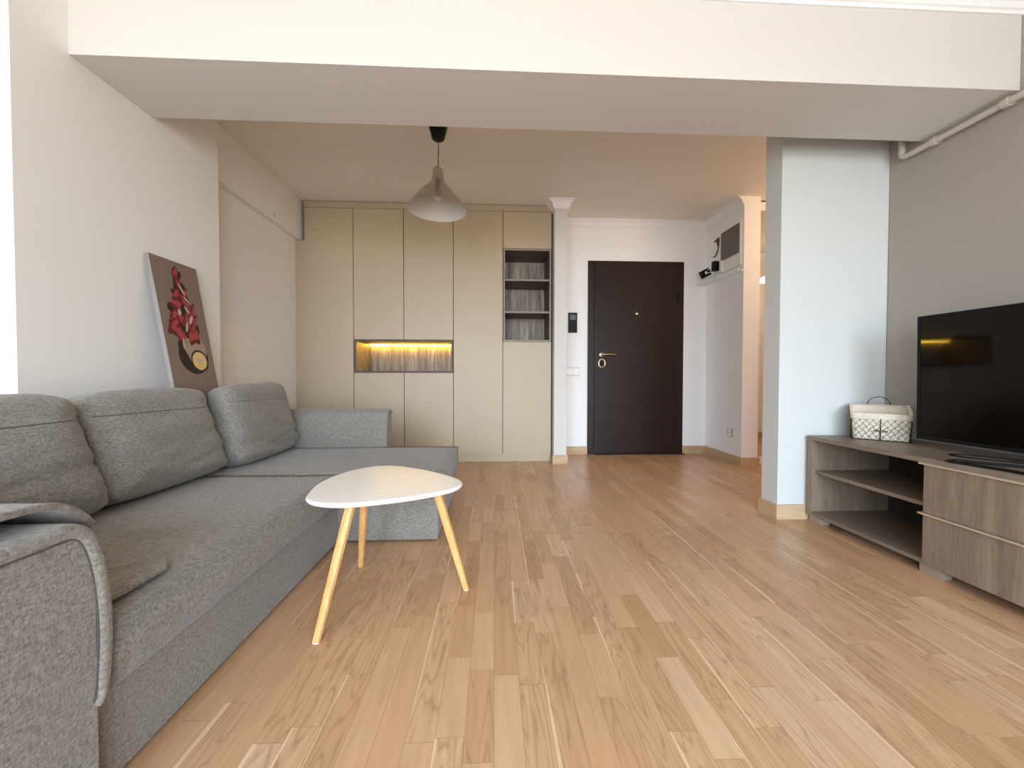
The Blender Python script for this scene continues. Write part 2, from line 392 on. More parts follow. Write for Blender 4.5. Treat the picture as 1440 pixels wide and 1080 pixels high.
obj('carcass', B((X[4], X[5], YF, YA-.01, ZK, z0), (X[4], X[5], YF, YA-.01, z1, ZT), (X[4], X[5], YN+.012, YA-.01, z0, z1)), M['gap'], c4)
front(c4, 'upper_door', X[4], X[5], z1, ZT); front(c4, 'lower_door', X[4], X[5], ZK, z0); kick(c4, X[4], X[5])
a, b = X[4]+.004, X[5]-.004
obj('shelf_frame', B((a, a+t, YF-.019, YF-.0, z0, z1), (b-t, b, YF-.019, YF-.0, z0, z1), (a+t, b-t, YF-.019, YF-.0, z0, z0+t), (a+t, b-t, YF-.019, YF-.0, z1-t, z1)), M['cabedge'], c4)
obj('shelf_sides', B((a, a+t, YF, YN, z0, z1), (b-t, b, YF, YN, z0, z1), (a+t, b-t, YF, YN, z1-t, z1), (a+t, b-t, YF, YN, z0, z0+t)), M['cabdark'], c4)
obj('shelf_back', B((a, b, YN, YN+.01, z0, z1)), M['cabwood'], c4)
for zz in (1.452, 1.762):
    s = obj('shelf', B((a+t, b-t, YF+.004, YN, zz-.009, zz+.009)), M['cabdark'], c4)
    obj('shelf_edge', B((a+t, b-t, YF-.001, YF+.0035, zz-.009, zz+.009)), M['cabedge'], s)
# fascia along the top with a rounded right end, filler on the left
r = .05; xr = .560
arc = [(xr-r+r*math.sin(q), CE-.008-r+r*math.cos(q)) for q in [PI/2*i/8 for i in range(9)]]
tag(obj('cabinet_fascia', prism([(X[0], ZT+.001), (X[0], CE-.008)]+arc+[(xr, ZT+.001)], 'Y', YF-.02, YF+.05), M['cab']), 'long beige fascia strip between the cabinet doors and the ceiling', 'panel')
tag(obj('gap_shade_strip', prism([(.5555, .0), (.5555, ZT), (.5635, ZT), (.5635, .0)], 'Y', YF-.012, YF+.05), M['gap']), 'thin dark strip standing in for the shade in the gap between the cabinets and the white pillar', 'strip')  # dark filler drawn in place of the shade in the open gap
tag(obj('filler_panel', BB(.002, (XA+.002, X[0]-.002, YF-.008, YF+.02, 0, 2.108)), M['cab']), 'narrow beige filler panel between the leftmost cabinet and the wall', 'panel')

# ------------------------------------------------------------------ pendant lamp
LX, LY = -.372, 2.6
lamp = thing('pendant_lamp', 'brushed aluminium cone pendant lamp on a black cord, hanging in front of the cabinets', 'lamp', (LX, LY, CE))
obj('ceiling_canopy', lathe([(0, 2.392), (.03, 2.393), (.040, 2.400), (.043, 2.408), (.060, CE-.0005), (0, CE-.0005)], (LX, LY, 0), 32), M['black'], lamp, smooth=True, angle=.7)
bm = bmesh.new(); tube(bm, catmull([(LX, LY, 2.393), (LX+.003, LY, 2.33), (LX, LY, 2.27), (LX+.002, LY, 2.205)], 6), .0028, 8)
obj('cord', bm, M['black'], lamp, smooth=True)
outer = [(.008, 2.212), (.022, 2.210), (.032, 2.200), (.036, 2.180), (.042, 2.130), (.046, 2.122), (.052, 2.112), (.072, 2.088), (.105, 2.055), (.140, 2.012), (.170, 1.972), (.190, 1.943), (.196, 1.938), (.198, 1.934)]
inner = [(.196, 1.932), (.186, 1.944), (.166, 1.972), (.136, 2.010), (.101, 2.050), (.068, 2.083), (.046, 2.106), (.030, 2.11), (0, 2.112)]
def tilt(bm):
    bmesh.ops.rotate(bm, verts=bm.verts[:], cent=(LX, LY, 2.205), matrix=Matrix.Rotation(math.radians(1.6), 3, 'Y') @ Matrix.Rotation(math.radians(0), 3, 'X'))
    return bm
bm = lathe(outer+inner[:1], (LX, LY, 0), 64); sh = obj('lamp_shade', tilt(bm), M['alu'], lamp, smooth=True, angle=.9)
obj('shade_lining', tilt(lathe(inner, (LX, LY, 0), 64)), M['aluin'], sh, smooth=True)
obj('bulb', tilt(lathe([(.013, 2.108), (.014, 2.08), (.024, 2.06), (.030, 2.035), (.028, 2.012), (.018, 1.998), (0, 1.993)], (LX, LY, 0), 24)), M['bulboff'], lamp, smooth=True)

# far room pendant, mostly behind the column
FX, FY, FZ = 3.32, 4.55, 2.0
fl = thing('pendant_lamp', 'small glowing white pendant lamp in the far room, beside the column edge', 'lamp', (FX, FY, CE))
bm = bmesh.new(); tube(bm, [(FX, FY, FZ+.05), (FX, FY, CE-.01)], .003, 6); obj('cord', bm, M['black'], fl)
obj('lamp_shade', lathe([(0, .06), (.03, .055), (.08, .03), (.115, 0), (.11, -.012), (0, -.02)], (FX, FY, FZ), 32), M['bulb'], fl, smooth=True)

# ------------------------------------------------------------------ sofa
S = thing('corner_sofa', 'grey woven corner sofa bed with a chaise at its far end along the left wall', 'sofa', (-1.2, 1.7, 0))
SF = -.773                                     # front of base
def soft(bm, amp=.004, sc=6., seed=0):
    for v in bm.verts:
        v.co += Vector(noise.noise_vector(v.co*sc+Vector((seed, seed*2, 0))))*amp
    return bm
def slab(x0, x1, y0, y1, z0, z1, r=.03, cut=14, amp=.004, seed=0, puff=.006):
    bm = B((x0, x1, y0, y1, z0, z1)); bev(bm, r, 5)
    for ax, lo, hi in ((0, x0, x1), (1, y0, y1)):
        n = max(2, int((hi-lo)/.06))
        for i in range(1, n):
            co = [0, 0, 0]; co[ax] = lo+(hi-lo)*i/n; no = [0, 0, 0]; no[ax] = 1
            bmesh.ops.bisect_plane(bm, geom=bm.verts[:]+bm.edges[:]+bm.faces[:], plane_co=co, plane_no=no)
    for v in bm.verts:
        u = (v.co.x-x0)/(x1-x0); w = (v.co.y-y0)/(y1-y0)
        if v.co.z > (z0+z1)/2: v.co.z += puff*16*u*(1-u)*w*(1-w)
    return soft(bm, amp, 5, seed)
obj('base', BB(.008, (-1.64, SF, .76, 1.925, .012, .215)), M['sofa'], S)
obj('chaise_base', BB(.008, (-1.64, -.283, 1.930, 2.645, .012, .215)), M['sofa'], S)
obj('seat_mattress', slab(-1.60, SF+.020, .775, 1.93, .213, .343, .028, seed=1, amp=.003), M['sofa'], S, smooth=True)
obj('chaise_mattress', slab(-1.60, -.247, 1.932, 2.655, .213, .346, .028, seed=2, amp=.003), M['sofa'], S, smooth=True)
obj('backrest', BB(.03, (-1.64, -1.535, .58, 2.80, .012, .62), seg=4), M['sofa'], S, smooth=True, angle=1.2)

def arm(y_in, y_out, zt, sgn, z_low):
    """armrest: inset panel body and a padded wrap over top and inner side. sgn=+1: inner side faces +Y"""
    d = sgn
    body = obj('armrest', BB(.015, (-1.64, -.738, min(y_out, y_in-d*.022), max(y_out, y_in-d*.022), .012, zt-.024), seg=3), M['sofa'], S, smooth=True, angle=1.)
    path = [(y_out, zt-.020), (y_out+d*.03, zt-.010), (y_in-d*.10, zt-.008), (y_in-d*.065, zt-.008), (y_in-d*.040, zt-.022), (y_in-d*.024, zt-.058), (y_in-d*.012, zt-.12), (y_in-d*.006, zt-.20), (y_in-d*.008, zt-.27), (y_in-d*.014, z_low+.02), (y_in-d*.024, z_low)]
    P = catmull([(0, a, b) for a, b in path], 5)
    bm = bmesh.new(); rings = []
    xs = [-1.645, -1.2, -.9, -.80, -.75, -.739, -.732, -.730]
    hw = [.0145]*5+[.013, .009, .004]
    for x, h in zip(xs, hw):
        ring = []
        for i, p in enumerate(P):
            q = P[min(i+1, len(P)-1)]-P[max(i-1, 0)]; n = Vector((0, -q.z, q.y)).normalized()
            tap = 1 if i < len(P)-8 else .35+.65*(len(P)-1-i)/8
            ring.append((p+n*h*tap, p-n*h*tap))
        loop = [bm.verts.new((x, a.y, a.z)) for a, _ in ring]+[bm.verts.new((x, b.y, b.z)) for _, b in ring[::-1]]
        rings.append(loop)
    for A, Q in zip(rings, rings[1:]):
        n = len(A)
        for k in range(n): bm.faces.new((A[k], A[(k+1) % n], Q[(k+1) % n], Q[k]))
    bm.faces.new(rings[0]); bm.faces.new(rings[-1][::-1])
    bmesh.ops.recalc_face_normals(bm, faces=bm.faces[:])
    w = obj('arm_wrap', bm, M['sofa'], body, smooth=True, angle=1.3)
    bm = bmesh.new(); off = []
    for i, p in enumerate(P[:-2]):
        q = P[min(i+1, len(P)-1)]-P[max(i-1, 0)]; n = Vector((0, -q.z, q.y)).normalized()
        if n.z*1.0+n.y*(-d)*-1.0 > 0: n = -n
        off.append((-.7375, p.y+n.y*.0125, p.z+n.z*.0125))
    tube(bm, off, .0019, 6)
    obj('seam', bm, M['seam'], w, smooth=True)
arm(.762, .54, .565, 1, .215)
arm(2.652, 2.80, .592, -1, .36)

def cushion(name, label, y0, y1, xb, lean, th, zc0, h, seed, yaw=0, roll=0):
    w = y1-y0; N = 30; bm = bmesh.new()
    R = bmesh.ops.create_cube(bm, size=2)
    bmesh.ops.subdivide_edges(bm, edges=bm.edges[:], cuts=N, use_grid_fill=True)
    for v in bm.verts:
        x, y, z = v.co
        # x thickness, y width, z height
        p = 7.0
        L = (abs(x)**p+abs(y)**p+abs(z)**p)**(1/p); q = v.co/L
        x, y, z = q
        ed = max(abs(y), abs(z))
        puff = 1-.42*max(0, ed)**5
        sag = .12*(1-z)*.5
        X_ = x*(th/2)*(puff+sag)
        Y_ = y*(w/2)*1.003*(1-.025*(1-abs(z)**2))*(1.0-.045*z)
        Z_ = z*h/2*(1-.03*abs(y)**3) 
        wr = noise.noise(Vector((Y_*4+seed*3, Z_*17+Y_*3, seed)))*.017+noise.noise(Vector((Y_*9, Z_*34+seed, seed*2)))*.007
        low = max(0, .75-(z+1)/2)
        crease = -.020*math.exp(-((Z_+h*.30+.02*math.sin(Y_*9+seed))/.012)**2)*(1 if x > 0 else 0)*(.4+.6*noise.noise(Vector((Y_*4, seed, 1))))
        crease += -.016*math.exp(-((Z_+h*.12+.015*math.sin(Y_*7+seed*2))/.010)**2)*(1 if x > 0 else 0)*max(0, noise.noise(Vector((Y_*5, seed*5, 1)))+.3)
        X_ += (wr*(.5+low) if x > 0 else 0)+crease
        Z_ += noise.noise(Vector((Y_*4, seed, x)))*.010*max(0, z)
        # stitched seam groove a quarter down the front, welt round the front top edge
        sz = h/2-.098+.008*math.sin(Y_*3+seed)
        if x > .2: X_ -= .007*math.exp(-((Z_-sz)/.006)**2)
        v.co = (X_, Y_, Z_)
    mt = Matrix.Rotation(yaw, 4, 'Z') @ Matrix.Rotation(roll, 4, 'X') @ Matrix.Rotation(-lean, 4, 'Y')
    bm.transform(mt)
    root = thing(name, label, 'cushion', (xb-th*.42, (y0+y1)/2, zc0), 0, None)
    zmin = min(v.co.z for v in bm.verts); xc = 0
    bmesh.ops.translate(bm, verts=bm.verts[:], vec=(-h/2*math.sin(lean), 0, -zmin))
    # flat rest on the seat
    bm.verts.ensure_lookup_table()
    # seam tube placed on the front surface
    pts = []
    fr = [v for v in bm.verts]
    cover = obj('cushion_cover', bm, M['sofa'], root, smooth=True, world=False)
    import mathutils
    bvh = mathutils.bvhtree.BVHTree.FromPolygons([v.co for v in cover.data.vertices], [p.vertices for p in cover.data.polygons])
    zs = max(v.co.z for v in cover.data.vertices)
    for i in range(25):
        yy = -w/2*.985+w*.985*i/24
        hit = bvh.ray_cast(Vector((1, yy, zs-.100+.008*math.sin(yy*3+seed))), Vector((-1, 0, 0)))
        if hit[0] is not None: pts.append(hit[0]+Vector((.0002, 0, 0)))
    bm = bmesh.new(); tube(bm, pts, .0021, 6); obj('seam', bm, M['seam'], root, smooth=True, world=False)
    return root
cushion('back_cushion', 'grey back cushion nearest the camera, cut off by the left edge of the photo', .80, 1.375, -1.275, .27, .20, .343, .425, 1)
cushion('back_cushion', 'middle of the three grey back cushions on the sofa', 1.38, 1.985, -1.295, .27, .20, .346, .425, 2, .0)
cushion('back_cushion', 'farthest grey back cushion, leaning in the chaise corner beside the far armrest', 1.995, 2.64, -1.27, .20, .18, .348, .435, 3, math.radians(3))

# fleece throw: over the near arm and a corner on the seat
bm = bmesh.new(); prof = catmull([(0, .53, .57), (0, .57, .600), (0, .65, .608), (0, .72, .592), (0, .772, .54), (0, .795, .45), (0, .80, .385), (0, .83, .362), (0, .90, .359), (0, .97, .358)], 5)
nx = 26; rows = []
for j in range(nx+1):
    row = []
    for i, p in enumerate(prof):
        u = i/(len(prof)-1)
        front = -.80 if u > .45 else -.765
        x = front-(.36)*j/nx
        far = max(0, u-.8)/.2
        y = p.y + far*(.03*math.sin(j*.5)+.035*min(1, j/5))
        z = p.z + .004*noise.noise(Vector((x*14, y*14, 0))) + (.006*noise.noise(Vector((x*5, y*8, 3))) if u < .5 else 0)
        row.append(bm.verts.new((x, y, z)))
    rows.append(row)
for A, Q in zip(rows, rows[1:]):
    for k in range(len(A)-1): bm.faces.new((A[k], A[k+1], Q[k+1], Q[k]))
bmesh.ops.recalc_face_normals(bm, faces=bm.faces[:])
th = obj('throw_blanket', bm, M['throw'], smooth=True)
md = th.modifiers.new('thick', 'SOLIDIFY'); md.thickness = .014; md.offset = 0
md = th.modifiers.new('sub', 'SUBSURF'); md.levels = 1; md.render_levels = 2
tag(th, 'grey fleece throw draped over the near armrest with a corner lying on the seat', 'throw')

# ------------------------------------------------------------------ canvas leaning on the wall
cy0, cy1 = 1.905, 2.195; ztop = 1.412; zb = .63
P = thing('canvas_picture', 'tall narrow brown canvas with red flowers, leaning on the wall behind the sofa', 'picture', (-1.52, 2.05, .63))
L = math.hypot(.135, ztop-zb); aw = cy1-cy0; la = math.asin(.135/L)
mt = Matrix.Translation((-1.497, cy0, zb)) @ Matrix.Rotation(-la, 4, 'Y')          # local: y along width, z up, +x face
def loc(bm):
    bm.transform(mt); return bm
obj('stretched_canvas', loc(BB(.002, (-.02, 0, 0, aw, 0, L))), M['canvasedge'], P)
bm = bmesh.new(); layer = [0]
def flat(pts, mi, smoothit=True):
    layer[0] += 1; x = .0004+layer[0]*.00006
    q = catmull([(x, a*aw, b*L) for a, b in pts], 5, True) if smoothit else [Vector((x, a*aw, b*L)) for a, b in pts]
    vs = [bm.verts.new(p) for p in q]
    e = [bm.edges.new((vs[i], vs[(i+1) % len(vs)])) for i in range(len(vs))]
    rr = bmesh.ops.triangle_fill(bm, use_beauty=True, edges=e)
    for g in rr['geom']:
        if isinstance(g, bmesh.types.BMFace):
            g.material_index = mi; g.normal_update()
            if g.normal.x < 0: g.normal_flip()
flat([(.004, .001), (.996, .001), (.996, .999), (.004, .999)], 0, False)
def blob(cx, cy, rx, ry, mi, jag=.25, n=9, rot=0, seed=0):
    cy = .354+.852*(cy-.215)
    R = random.Random(seed+int(cx*991+cy*3331)); pts = []
    for i in range(n):
        t = 2*PI*i/n; k = 1+R.uniform(-jag, jag); a, b = rx*k*math.cos(t), ry*k*math.sin(t)
        pts.append((cx+a*math.cos(rot)-b*math.sin(rot), cy+(a*math.sin(rot)+b*math.cos(rot))*(aw/L if 0 else 1)))
    flat(pts, mi)
as_ = aw/L
# pot (dark crescent, beige bowl, yellow disc)
blob(.55, .255, .33, .33*as_, 3, .02, 14)
blob(.60, .30, .26, .25*as_, 4, .03, 12)
blob(.66, .215, .20, .20*as_, 3, .02, 14)
blob(.66, .215, .165, .165*as_, 5, .0, 14); blob(.66, .215, .06, .06*as_, 6, .0, 10)
flat([(.24, .46), (.30, .34), (.46, .30), (.44, .37), (.36, .43), (.34, .48)], 3)
# foliage and flowers
for cx, cy, rx, ry in ((.30, .44, .15, .06), (.62, .43, .20, .06), (.45, .50, .26, .06), (.40, .60, .24, .07), (.48, .70, .17, .06), (.50, .79, .12, .05), (.50, .86, .08, .05)):
    blob(cx, cy, rx, ry, 3, .35, 12)
for cx, cy, rx, ry, rot in ((.24, .47, .13, .045, .4), (.34, .40, .10, .05, -.3), (.62, .42, .14, .055, .2), (.68, .50, .10, .035, .6), (.42, .52, .15, .035, -.2), (.30, .56, .12, .03, .3), (.56, .57, .12, .03, .5), (.70, .59, .08, .03, .9), (.36, .64, .10, .04, 0), (.55, .66, .11, .03, -.5), (.40, .72, .08, .03, .2), (.58, .73, .07, .025, .4), (.48, .80, .07, .03, -.2), (.46, .88, .06, .035, .2)):
    blob(cx, cy, rx*1.08, ry*1.15, 2, .3, 11, rot); blob(cx+.015, cy+.004, rx*.8, ry*.7, 1, .4, 13, rot, 5)
for cx, cy, rx, ry, rot in ((.50, .47, .05, .018, .8), (.40, .58, .035, .022, .3), (.57, .61, .05, .012, -.4), (.62, .53, .06, .02, .5), (.54, .76, .07, .012, -.5), (.36, .34, .04, .02, .9), (.60, .69, .05, .010, -.3)):
    blob(cx, cy, rx, ry, 6, .2, 8, rot)
o = obj('painted_front', loc(bm), [M['canvas'], M['artred'], M['artdkred'], M['artdark'], M['artlight'], M['artyellow'], M['artstem']], P)

# ------------------------------------------------------------------ coffee table
TZ = .422
T = thing('coffee_table', 'small white rounded-triangle coffee table on three bamboo legs', 'table', (-.40, 1.47, 0))
out = [(-.648, 1.365), (-.668, 1.50), (-.635, 1.655), (-.555, 1.755), (-.46, 1.770), (-.36, 1.725), (-.245, 1.640), (-.150, 1.540), (-.121, 1.46), (-.155, 1.385), (-.255, 1.315), (-.375, 1.265), (-.485, 1.240), (-.575, 1.258), (-.625, 1.300)]
P2 = catmull([(a, b, 0) for a, b in out], 6, True)
cx_ = Vector((-.40, 1.48, 0)); bm = bmesh.new(); rings = []
def ring(off, z):
    r = []
    for i, p in enumerate(P2):
        tdir = (P2[(i+1) % len(P2)]-P2[i-1]).normalized(); n = Vector((tdir.y, -tdir.x, 0))
        if n.dot(p-cx_) > 0: n = -n
        r.append(bm.verts.new((p.x+n.x*off, p.y+n.y*off, z)))
    return r
for off, z in ((.020, TZ-.018), (.007, TZ-.016), (.001, TZ-.010), (0, TZ-.006), (.002, TZ-.002), (.006, TZ), (.012, TZ+.0002)): rings.append(ring(off, z))
for A, Q in zip(rings, rings[1:]):
    for i in range(len(A)): bm.faces.new((A[i], A[(i+1) % len(A)], Q[(i+1) % len(A)], Q[i]))
bm.faces.new(rings[0][::-1]); bm.faces.new(rings[-1]); bmesh.ops.recalc_face_normals(bm, faces=bm.faces[:])
obj('table_top', bm, M['tabletop'], T, smooth=True, angle=.9)
for (fx, fy), (tx, ty) in (((-.553, 1.205), (-.485, 1.325)), ((-.582, 1.692), (-.530, 1.600)), ((-.108, 1.486), (-.222, 1.470))):
    a = Vector((fx, fy, .0)); b = Vector((tx, ty, TZ-.018)); bm = bmesh.new(); d = (b-a)
    s = [a+d*k for k in (0, .012, .25, .6, 1)]; tube(bm, s, [.0105, .0122, .0138, .0160, .018], 8)
    for v in bm.verts:
        if v.co.z < 0.002: v.co.z = 0.0
        if v.co.z > TZ-.03: v.co.z = min(v.co.z, TZ-.018)
    lg = obj('leg', bm, M['bamboo'], T)
    bm = bmesh.new(); tube(bm, [a+Vector((0, 0, .0)), a+d*.010], .0112, 10); 
    for v in bm.verts: v.co.z = max(v.co.z, 0)
    obj('foot_pad', bm, M['plug'], lg)

# ------------------------------------------------------------------ tv stand
TX = 1.806; Y0, Y1 = .30, 2.130; ZT_, ZB = .491, .042
V = thing('tv_stand', 'low grey-brown wooden tv stand with open shelves and two wide drawers', 'tv stand', (2.03, 1.2, 0))
XB = 2.276; YM = 1.525
obj('top_panel', BB(.0015, (TX-.004, XB, Y0, Y1, ZT_-.022, ZT_)), M['tvtop'], V)
obj('bottom_panel', BB(.0015, (TX, XB, Y0+.03, Y1-.028, ZB, ZB+.018)), M['tvtop'], V)
for yy in (Y1-.028, Y0): obj('side_panel', BB(.0015, (TX, XB, yy, yy+.028, ZB-.004, ZT_-.022)), M['tvwood'], V)
obj('divider', B((TX+.01, XB, YM-.02, YM-.002, ZB+.018, ZT_-.022)), M['tvwood'], V)
obj('shelf', BB(.001, (TX+.025, XB-.008, YM-.002, Y1-.028, .278, .296)), M['tvtop'], V)
obj('back_panel', B((XB-.008, XB, Y0+.03, Y1-.03, ZB+.018, ZT_-.022)), M['gap'], V)  # back coloured dark to stand in for shadow inside the open shelves
obj('drawer_case', B((TX+.02, XB-.01, Y0+.03, YM-.022, ZB+.02, ZT_-.03)), M['gap'], V)
for za, zb_ in ((.262, .463), (ZB+.004, .253)):
    d = obj('drawer', BB(.0015, (TX-.006, TX+.012, Y0+.012, YM-.001, za, zb_)), M['tvwood'], V)
    obj('handle_profile', BB(.0012, (TX-.017, TX+.010, Y0+.01, YM+.012, zb_+.0002, zb_+.0065)), M['handlealu'], d)
for yy in (2.045, 1.47):
    for xx in (TX+.012, XB-.07):
        f = obj('foot', BB(.002, (xx, xx+.05, yy-.0, yy+.078, 0, ZB)), M['foot'], V)
for yy in (.42,):
    for xx in (TX+.012, XB-.07): obj('foot', BB(.002, (xx, xx+.05, yy, yy+.078, 0, ZB)), M['foot'], V)

# ------------------------------------------------------------------ television
ty0, ty1, tz0, tz1, tx = .74, 1.778, .530, 1.120, 2.06
V = thing('television', 'large black flat-screen television standing on the low tv stand', 'television', (2.08, 1.26, ZT_)); TVR = V
obj('housing', BB(.006, (tx+.002, tx+.035, ty0, ty1, tz0, tz1)), M['black'], V)
obj('rear_bulge', BB(.02, (tx+.034, tx+.075, ty0+.2, ty1-.2, tz0+.05, tz1-.22)), M['black'], V)
obj('bezel', B((tx-.003, tx+.004, ty0, ty0+.012, tz0, tz1), (tx-.003, tx+.004, ty1-.012, ty1, tz0, tz1), (tx-.003, tx+.004, ty0+.012, ty1-.012, tz0, tz0+.016), (tx-.003, tx+.004, ty0+.012, ty1-.012, tz1-.012, tz1)), M['black'], V)
obj('screen', B((tx-.0005, tx+.002, ty0+.012, ty1-.012, tz0+.016, tz1-.012)), M['screen'], V)
obj('neck', BB(.004, (tx+.008, tx+.03, 1.19, 1.33, ZT_+.01, tz0+.01)), M['black'], V)
bm = bmesh.new(); zz = ZT_+.007
loopp = catmull([(1.785, 1.430, zz), (1.80, 1.452, zz), (1.84, 1.445, zz), (1.91, 1.37, zz), (1.99, 1.30, zz), (2.07, 1.27, zz), (1.99, 1.23, zz), (1.91, 1.15, zz), (1.84, 1.08, zz), (1.80, 1.07, zz), (1.785, 1.09, zz), (1.80, 1.15, zz), (1.82, 1.26, zz), (1.80, 1.38, zz)], 6, True)
tube(bm, loopp, .009, 8, closed=True)
for v in bm.verts: v.co.z = ZT_+(v.co.z-ZT_-.007)*.55+.0052
obj('stand_base', bm, M['black'], V, smooth=True)
# loose thin cable loop beside the base
bm = bmesh.new(); zz = ZT_+.0032
tube(bm, catmull([(2.15, 1.40, zz), (2.10, 1.47, zz), (2.03, 1.555, zz), (1.99, 1.575, zz), (1.955, 1.555, zz), (1.97, 1.50, zz), (2.02, 1.44, zz), (2.10, 1.34, zz), (2.2, 1.30, zz)], 6), .003, 7)
tag(obj('power_cable', bm, M['black'], smooth=True), 'thin black cable lying in a loop on the tv stand under the screen', 'cable')

TVR.rotation_euler = (0, 0, .0251); TVR.location.x += .013
for ch in TVR.children:
    if ch.name.split('.')[0] in ('housing', 'rear_bulge', 'bezel', 'screen'): ch.rotation_euler = (0, -.014, 0)

# ------------------------------------------------------------------ basket
bl = Vector((1.964, 2.017, ZT_)); br = Vector((2.128, 1.868, ZT_))
bw = (br-bl).length; bd = .115; hf, hb = .141, .183
Bk = thing('wire_basket', 'small wire basket with a cream fabric liner on the tv stand beside the television', 'basket', bl, math.atan2(br.y-bl.y, br.x-bl.x))
W_ = bw
def bobj(name, bm, m, parent=Bk, smooth=False): return obj(name, bm, m, parent, smooth=smooth, world=False)
i_ = .004
# liner: floor, four walls leaning out a little, hem band
bm = bmesh.new(); e = .006
lo = [(i_, i_), (W_-i_, i_), (W_-i_, bd-i_), (i_, bd-i_)]; hi = [(-e, -e, hf), (W_+e, -e, hf), (W_+e, bd+e, hb), (-e, bd+e, hb)]
lv = [bm.verts.new((a, b, .004)) for a, b in lo]; hv = [bm.verts.new(p) for p in hi]
bm.faces.new(lv)
for i in range(4): bm.faces.new((lv[i], lv[(i+1) % 4], hv[(i+1) % 4], hv[i]))
bmesh.ops.subdivide_edges(bm, edges=bm.edges[:], cuts=10, use_grid_fill=True)
for v in bm.verts: v.co += Vector(noise.noise_vector(v.co*30))*.0016
ln = bobj('fabric_liner', bm, M['linen'], smooth=True); md = ln.modifiers.new('t', 'SOLIDIFY'); md.thickness = .0015
bm = bmesh.new(); e2 = .0105; hh = .030; ok = []
top = [(-e2, -e2, hf+.002), (W_+e2, -e2, hf+.002), (W_+e2, bd+e2, hb+.002), (-e2, bd+e2, hb+.002)]
bot = [(-e2+.002, -e2+.002, hf-hh), (W_+e2-.002, -e2+.002, hf-hh), (W_+e2-.002, bd+e2-.002, hb-hh), (-e2+.002, bd+e2-.002, hb-hh)]
inn = [(.002, .002, hf), (W_-.002, .002, hf), (W_-.002, bd-.002, hb), (.002, bd-.002, hb)]
rg = [[bm.verts.new(p) for p in q] for q in (bot, top, inn)]
for A, Q in zip(rg, rg[1:]):
    for i in range(4): bm.faces.new((A[i], A[(i+1) % 4], Q[(i+1) % 4], Q[i]))
bmesh.ops.subdivide_edges(bm, edges=bm.edges[:], cuts=8, use_grid_fill=True)
for v in bm.verts: v.co += Vector(noise.noise_vector(v.co*35))*.0018
hm = bobj('folded_hem', bm, M['linen'], ln, smooth=True); md = hm.modifiers.new('t', 'SOLIDIFY'); md.thickness = .0015
bm = bmesh.new(); g = -.003
for q in ([(g, g, .002), (W_-g, g, .002)], [(W_-g, g, .002), (W_-g, bd-g, .002)], [(W_-g, bd-g, .002), (g, bd-g, .002)], [(g, bd-g, .002), (g, g, .002)], [(g, g, 0), (g-.002, g-.002, hf-.02)], [(W_-g, g, 0), (W_-g+.002, g-.002, hf-.02)], [(W_/2, g-.001, 0), (W_/2, g-.004, hf-.02)], [(W_-g, bd-g, 0), (W_-g+.002, bd-g, hb-.02)], [(g, bd-g, 0), (g-.002, bd-g, hb-.02)]):
    tube(bm, q, .0021, 6)
bobj('wire_frame', bm, M['wire'], smooth=True)
# diagonal mesh wires on front and right side
def net(width, place, height):
    bm = bmesh.new(); st = .0275; n = int((width+height)/st)+2
    for s in (1, -1):
        for k in range(-n, n+1):
            pts = []
            for j in range(0, 25):
                z = height*j/24; x = k*st+s*z*.80+.0026*math.sin(z/.0172*PI)
                if 0 <= x <= width: pts.append(place(x, z))
            if len(pts) > 1: tube(bm, pts, .0011, 4)
    return bm
bobj('front_mesh', net(W_, lambda x, z: (x, g-.0012, z+.002), hf-.024), M['wire'])
bobj('side_mesh', net(bd, lambda x, z: (W_-g+.001, x, z+.002), hf-.024), M['wire'])
bobj('side_mesh', net(bd, lambda x, z: (g-.001, x, z+.002), hf-.024), M['wire'])
bm = bmesh.new(); hc = W_*.50
tube(bm, [(hc+.046*math.cos(q), bd+.006, hb+.001+.043*math.sin(q)) for q in [PI*i/20 for i in range(21)]], .0019, 8)
bobj('carry_handle', bm, M['wire'], smooth=True)
cu = bpy.data.curves.new('home_lettering', 'FONT'); cu.body = 'Home'; cu.size = .022; cu.shear = .5; cu.extrude = .0003; cu.offset = .0006
cu.align_x = 'CENTER'
tmp = bpy.data.objects.new('tmp_text', cu); C.objects.link(tmp)
bpy.context.view_layer.update()
me = bpy.data.meshes.new_from_object(tmp.evaluated_get(bpy.context.evaluated_depsgraph_get()))
bpy.data.objects.remove(tmp); bpy.data.curves.remove(cu)
me.transform(Matrix.Translation((W_*.49, g-.0045, .046)) @ Matrix.Rotation(PI/2, 4, 'X') @ Matrix.Diagonal((.98, .8, 1, 1)))
me.materials.clear(); me.materials.append(M['wire'])
o = bpy.data.objects.new('home_lettering', me); C.objects.link(o); o.parent = Bk

